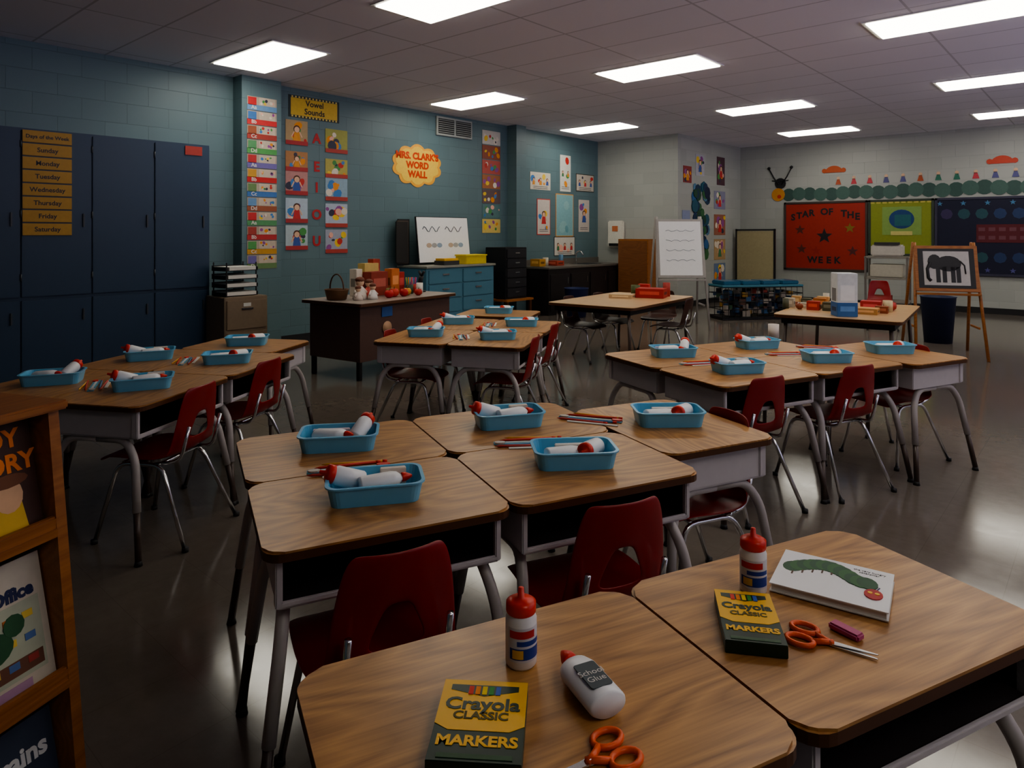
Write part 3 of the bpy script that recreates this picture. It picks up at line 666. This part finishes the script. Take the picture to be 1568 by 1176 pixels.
b=Bd(); b.box((0,0,.06),(.22,.42,.12),C(215,190,40),bev=.006); b.box((.0,0,.125),(.24,.44,.02),C(225,205,60),bev=.004); b.box((.02,-.5,.03),(.2,.3,.06),C(60,60,60),bev=.004); b.box((.02,-.5,.075),(.18,.26,.03),YEL); b.done("yellow_storage_box",(-7.03,7.1,.892))
b=Bd(); b.box((-7.15,8.0,.31),(.6,.62,.03),WOODP)
for sx in (-1,1):
    for sy in (-1,1): b.box((-7.15+sx*.26,8.0+sy*.27,.148),(.04,.04,.296),EDGE)
b.done("side_table")
b=Bd(); b.box((-7.15,8.0,.72),(.42,.5,.79),BLACK,bev=.006)
for k in range(5): b.box((-6.93,8.0,.42+k*.15),(.02,.45,.13),mat("black_drawer",(.03,.03,.035),.3),bev=.004); b.box((-6.915,8.0,.43+k*.15),(.012,.1,.015),STEEL)
b.done("black_drawer_tower")
# ------------------------------------------------------------------ filing cabinet
FC=mat("tan_metal",s2l(140,122,102),.45)
b=Bd(); b.box((-6.82,3.45,.35),(.40,.46,.68),FC,bev=.006); b.box((-6.82,3.45,.01),(.36,.42,.02),BLACK)
for k in range(2):
    b.box((-6.612,3.45,.19+k*.32),(.015,.42,.29),FC,bev=.004); b.box((-6.60,3.45,.25+k*.32),(.02,.12,.018),STEEL,bev=.003); b.box((-6.603,3.45,.29+k*.32),(.004,.08,.035),PAPER)
b.done("filing_cabinet")
b=Bd()
for k in range(4):
    z=.005+k*.085
    b.box((0,0,z),(.26,.36,.006),BLACK); b.box((0,.177,z+.02),(.26,.006,.03),BLACK); b.box((0,-.177,z+.02),(.26,.006,.03),BLACK); b.box((-.127,0,z+.025),(.006,.36,.05),BLACK)
    b.box((0.01,0,z+.022),(.25,.32,.035),PAPER,rz=.05*(k-1.5))
    for sx in (-1,1):
        for sy in (-1,1): b.box((sx*.12,sy*.165,z+.04),(.01,.01,.085),BLACK)
b.done("letter_tray_stack",(-6.82,3.43,.692),.08)
# ------------------------------------------------------------------ sink counter
CB=mat("dark_cabinet",s2l(38,34,36),.4); CT=mat("speckled_counter",s2l(110,105,98),.35,var=.35,nscale=120)
b=Bd(); b.box((-7.17,9.85,.375),(.62,2.30,.75),CB)
for k in range(4): b.box((-6.855,9.00+k*.56,.36),(.02,.52,.6),CB,bev=.006); b.box((-6.84,9.20+k*.56,.55),(.012,.012,.1),STEEL)
b.box((-7.16,9.85,.765),(.65,2.34,.035),CT,bev=.006); b.box((-7.475,9.85,.83),(.02,2.34,.10),CT)
b.box((-7.17,10.2,.785),(.40,.5,.006),STEEL); b.box((-7.17,10.2,.789),(.34,.44,.004),BLACK)
b.tube([(-7.40,10.2,.78),(-7.40,10.2,.98),(-7.30,10.2,1.02),(-7.24,10.2,.94)],.012,CHROME,fil=.05)
b.done("sink_counter")
crowd("counter_supplies",[('box',0,-.35,(.2,.16,.12),(190,140,60)),('can',0,-.15,(.05,.14),(200,190,170)),('box',.02,.1,(.22,.2,.08),(170,70,50)),('can',0,.28,(.04,.18),(90,130,160))],0,0,0,.785,lambda a,b_:(-7.2,9.2))
b=Bd(); b.box((-7.05,11.0,1.32),(.34,.08,.5),C(225,222,210),bev=.02); b.box((-7.05,10.955,1.12),(.26,.02,.05),BLACK); b.box((-7.05,10.957,1.42),(.12,.01,.1),C(200,120,80)); b.done("paper_towel_dispenser")
b=Bd(); b.box((-6.5,10.86,.62),(.62,.34,1.22),WOODP,bev=.004); b.box((-6.5,10.685,.62),(.58,.02,1.16),wood("brown_board",s2l(110,68,36),s2l(140,90,52),.5)); b.done("wood_cabinet")
# ------------------------------------------------------------------ activity tables
def table(name,c,w,l,rz,top,h=.64):
    b=Bd(); b.poly(rrect(w,l,.06),h-.028,h,top,side=EDGE,bev=.004)
    b.box((0,0,h-.055),(w-.12,l-.12,.05),BLACK)
    for sx in (-1,1):
        for sy in (-1,1):
            b.tube([(sx*(w/2-.09),sy*(l/2-.09),h-.05),(sx*(w/2-.06),sy*(l/2-.06),.02)],.016,LEGD); b.cyl((sx*(w/2-.06),sy*(l/2-.06),0),.02,.025,RUB,seg=12)
    return b.done(name,(c[0],c[1],0),rz)
table("activity_table",(-3.88,6.20),.96,1.50,D(5),WOODT)
table("activity_table",(-1.80,6.70),.98,1.50,D(6),WOODT)
inst(CHAIRB,"activity_chair",(-4.22,5.95,0),D(-85)); inst(CHAIRB,"activity_chair",(-4.22,6.50,0),D(-88)); inst(CHAIRB,"activity_chair",(-3.95,7.08,0),D(190)); inst(CHAIRB,"activity_chair",(-3.50,6.55,0),D(97))
fa=lambda a,b_:(a,b_)
crowd("craft_boxes",[('box',0,0,(.30,.22,.10),(175,50,40)),('box',.0,.26,(.18,.14,.07),(200,90,50)),('can',-.2,.1,(.05,.12),(90,100,60)),('box',-.28,-.15,(.25,.2,.04),(210,180,140)),('can',.12,.2,(.04,.15),(170,60,50)),('box',-.15,.3,(.12,.1,.12),(200,60,50))],-3.75,6.55,.3,.64,fa)
rs=[]
for i in range(24):
    k=random.choice(['box','apple','can','box'])
    x=(i%5)*.12-.33; y=(i//5)*.14-.3
    c=random.choice([(190,60,40),(150,80,50),(215,170,110),(120,60,50),(200,190,170),(190,120,60),(90,90,70)])
    rs.append((k,x,y,{'box':(.08+.03*random.random(),.07,.03+.07*random.random()),'apple':.03+.012*random.random(),'can':(.028,.07+.06*random.random())}[k],c))
crowd("toy_blocks",rs,-1.98,6.75,D(6),.64,fa)
crowd("milk_carton",[('box',0,0,(.16,.16,.36),(225,228,230)),('box',0,0,(.162,.162,.12),(60,110,170))],-1.70,6.15,.6,.64,fa)
crowd("toy_food",[('box',0,0,(.18,.16,.05),(200,150,90)),('box',.0,.25,(.16,.12,.09),(190,60,60)),('can',.13,.25,(.04,.1),(210,190,150)),('box',.02,.5,(.2,.15,.03),(220,200,170)),('apple',.14,.4,.045,(180,60,50)),('box',.1,.12,(.1,.07,.06),(150,80,50))],-1.60,6.45,D(6),.64,fa)
crowd("paper_cup",[('can',0,0,(.035,.09),(225,215,205)),('apple',0,0,.028,(190,60,50))],-1.72,4.62,0,.6305,fa)
def easel(name,c,rz,w,h,zb,surf,framec,writing=None,tilt=.2,fw=.035):
    b=Bd(); H=zb+h
    for s in (-1,1):
        for sx in (-1,1): b.tube([(sx*(w/2-.02),s*.04,H+.03),(sx*(w/2+.03),s*(.06+tilt*H),0.0)],.016,framec,seg=8)
    M=frame((0,-.075-tilt*h/2,zb+h/2),(1,0,0),(0,tilt,.98),(0,-.98,tilt))
    b.box((0,0,0),(w,h,.02),framec,M=M,bev=.004); b.box((0,0,.012),(w-2*fw,h-2*fw,.006),surf,M=M)
    b.box((0,-.09-tilt*h,zb-.02),(w,.09,.02),framec,bev=.004)
    for sx in (-1,1): b.box((sx*(w/2+.01),0,zb*.45),(.015,.3,.02),framec)
    if writing: writing(b,M@TR(0,0,.016))
    return b.done(name,(c[0],c[1],0),rz)
def scr(b,M):
    for k in range(4): b.tube([(-.2+.04*i,.25-.14*k+.012*math.sin(i*2+k),0) for i in range(11)],.004,C(140,150,160),M=M,seg=4)
easel("dry_erase_easel",(-4.70,8.95),D(40),.66,.84,.70,WHITE,C(170,165,160),scr)
def eleph(b,M):
    b.box((0,0,0),(.43,.37,.004),C(190,186,184),M=M)
    b.poly(circ(.12,18,.085),.002,.005,BLACK,M@TR(.02,.05,0)); b.poly(circ(.065,14,.08),.002,.006,BLACK,M@TR(-.11,.07,0))
    b.tube([(-.15,.06,.003),(-.18,-.01,.003),(-.175,-.11,.003),(-.15,-.14,.003)],.018,BLACK,M=M,seg=6)
    for x in (-.08,-.02,.06,.11): b.box((x,-.07,.0035),(.04,.17,.003),BLACK,M=M)
    b.tube([(.13,.08,.003),(.17,.03,.003),(.175,-.06,.003)],.008,BLACK,M=M,seg=6)
easel("chalkboard_easel",(-1.42,8.80),D(22),.60,.50,.70,BLACK,WOODP,eleph,tilt=.26)
# toy storage crate
b=Bd(); w,d,h=1.35,.45,.5
b.box((0,0,.02),(w,d,.03),BLACK)
for z in (.04,.16,.28,.40,h): b.tube([(-w/2,-d/2,z),(w/2,-d/2,z),(w/2,d/2,z),(-w/2,d/2,z)],.007,BLACK,closed=True,seg=5)
for i in range(15):
    for sy in (-1,1): b.tube([(-w/2+i*w/14,sy*d/2,.02),(-w/2+i*w/14,sy*d/2,h)],.005,BLACK,seg=5)
for i in range(170):
    c=random.choice([(60,90,70),(140,60,50),(60,100,140),(180,140,60),(100,70,60),(40,50,60),(170,160,150),(60,60,70),(50,80,120)])
    b.box(((random.random()-.5)*(w-.16),(random.random()-.5)*(d-.16),.08+random.random()*(h-.14)),(.05+.07*random.random(),.08,.04+.05*random.random()),C(*c),rz=random.random()*3)
b.box((0,0,h+.02),(w+.02,d+.02,.03),C(70,130,150),bev=.006)
for i in range(4): b.box((-.5+i*.33,0,h+.065),(.29,.38,.06),C(50,100,130,.25),bev=.012)
b.done("toy_storage_crate",(-4.25,10.65,0),D(52))
b=Bd(); 
b.box((0,0,.88),(.74,.03,1.0),C(170,160,125),bev=.004)
for sx in (-1,1): b.box((sx*.38,0,.72),(.03,.05,1.40),BLACK,bev=.004); b.box((sx*.38,0,.02),(.04,.36,.04),BLACK)
b.box((0,0,1.40),(.79,.05,.03),BLACK); b.box((0,0,.37),(.79,.05,.03),BLACK)
b.done("room_divider_board",(-5.33,13.35,0),0)
b=Bd()
for z in (.25,.62,.95): b.box((0,0,z),(.62,.45,.03),C(150,145,135),bev=.004)
for sx in (-1,1):
    for sy in (-1,1): b.box((sx*.29,sy*.21,.48),(.03,.03,.96),C(120,115,110))
b.box((0,0,1.06),(.44,.36,.18),C(205,200,190),bev=.02); b.box((0,-.1,1.17),(.34,.2,.04),C(60,60,60)); b.box((0,0,.74),(.46,.36,.2),C(190,185,170),bev=.01); b.box((-.1,0,.30),(.3,.3,.07),C(170,60,50))
b.done("printer_cart",(-2.72,12.2,0),.1)
inst(CHAIR,"student_chair",(-2.45,10.6,0),D(200))
b=Bd(); b.lathe([(.15,0),(.19,.55),(.20,.56),(.18,.56),(.14,.03)],C(22,36,72),seg=28); b.done("waste_basket",(-1.62,9.75,0))
b=Bd(); b.lathe([(.15,0),(.19,.45),(.20,.46),(.18,.46),(.14,.03)],C(26,42,90),seg=28); b.done("waste_basket",(-6.45,8.9,0))
# ------------------------------------------------------------------ world: hazy sky above, added brighter glow below the horizon to lift the ceiling
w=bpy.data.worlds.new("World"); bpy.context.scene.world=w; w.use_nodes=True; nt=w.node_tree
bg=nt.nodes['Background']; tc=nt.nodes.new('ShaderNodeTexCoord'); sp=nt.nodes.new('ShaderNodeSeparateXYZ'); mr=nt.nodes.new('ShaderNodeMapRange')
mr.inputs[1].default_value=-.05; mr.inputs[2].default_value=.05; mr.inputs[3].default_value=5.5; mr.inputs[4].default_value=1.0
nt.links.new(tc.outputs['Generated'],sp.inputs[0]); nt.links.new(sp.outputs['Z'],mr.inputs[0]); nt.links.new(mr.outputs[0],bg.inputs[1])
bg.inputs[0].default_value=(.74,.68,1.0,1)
try:
    vs=bpy.context.scene.view_settings; vs.view_transform='AgX'; vs.look='AgX - Medium High Contrast'
except Exception: pass
cd=bpy.data.cameras.new("camera");co=bpy.data.objects.new("camera",cd);bpy.context.collection.objects.link(co)
co.location=(0,0,1.33);co.rotation_euler=(PI/2,0,D(41.3));cd.sensor_width=36;cd.lens=24.1;cd.shift_y=-.147;cd.clip_start=.02
bpy.context.scene.camera=co
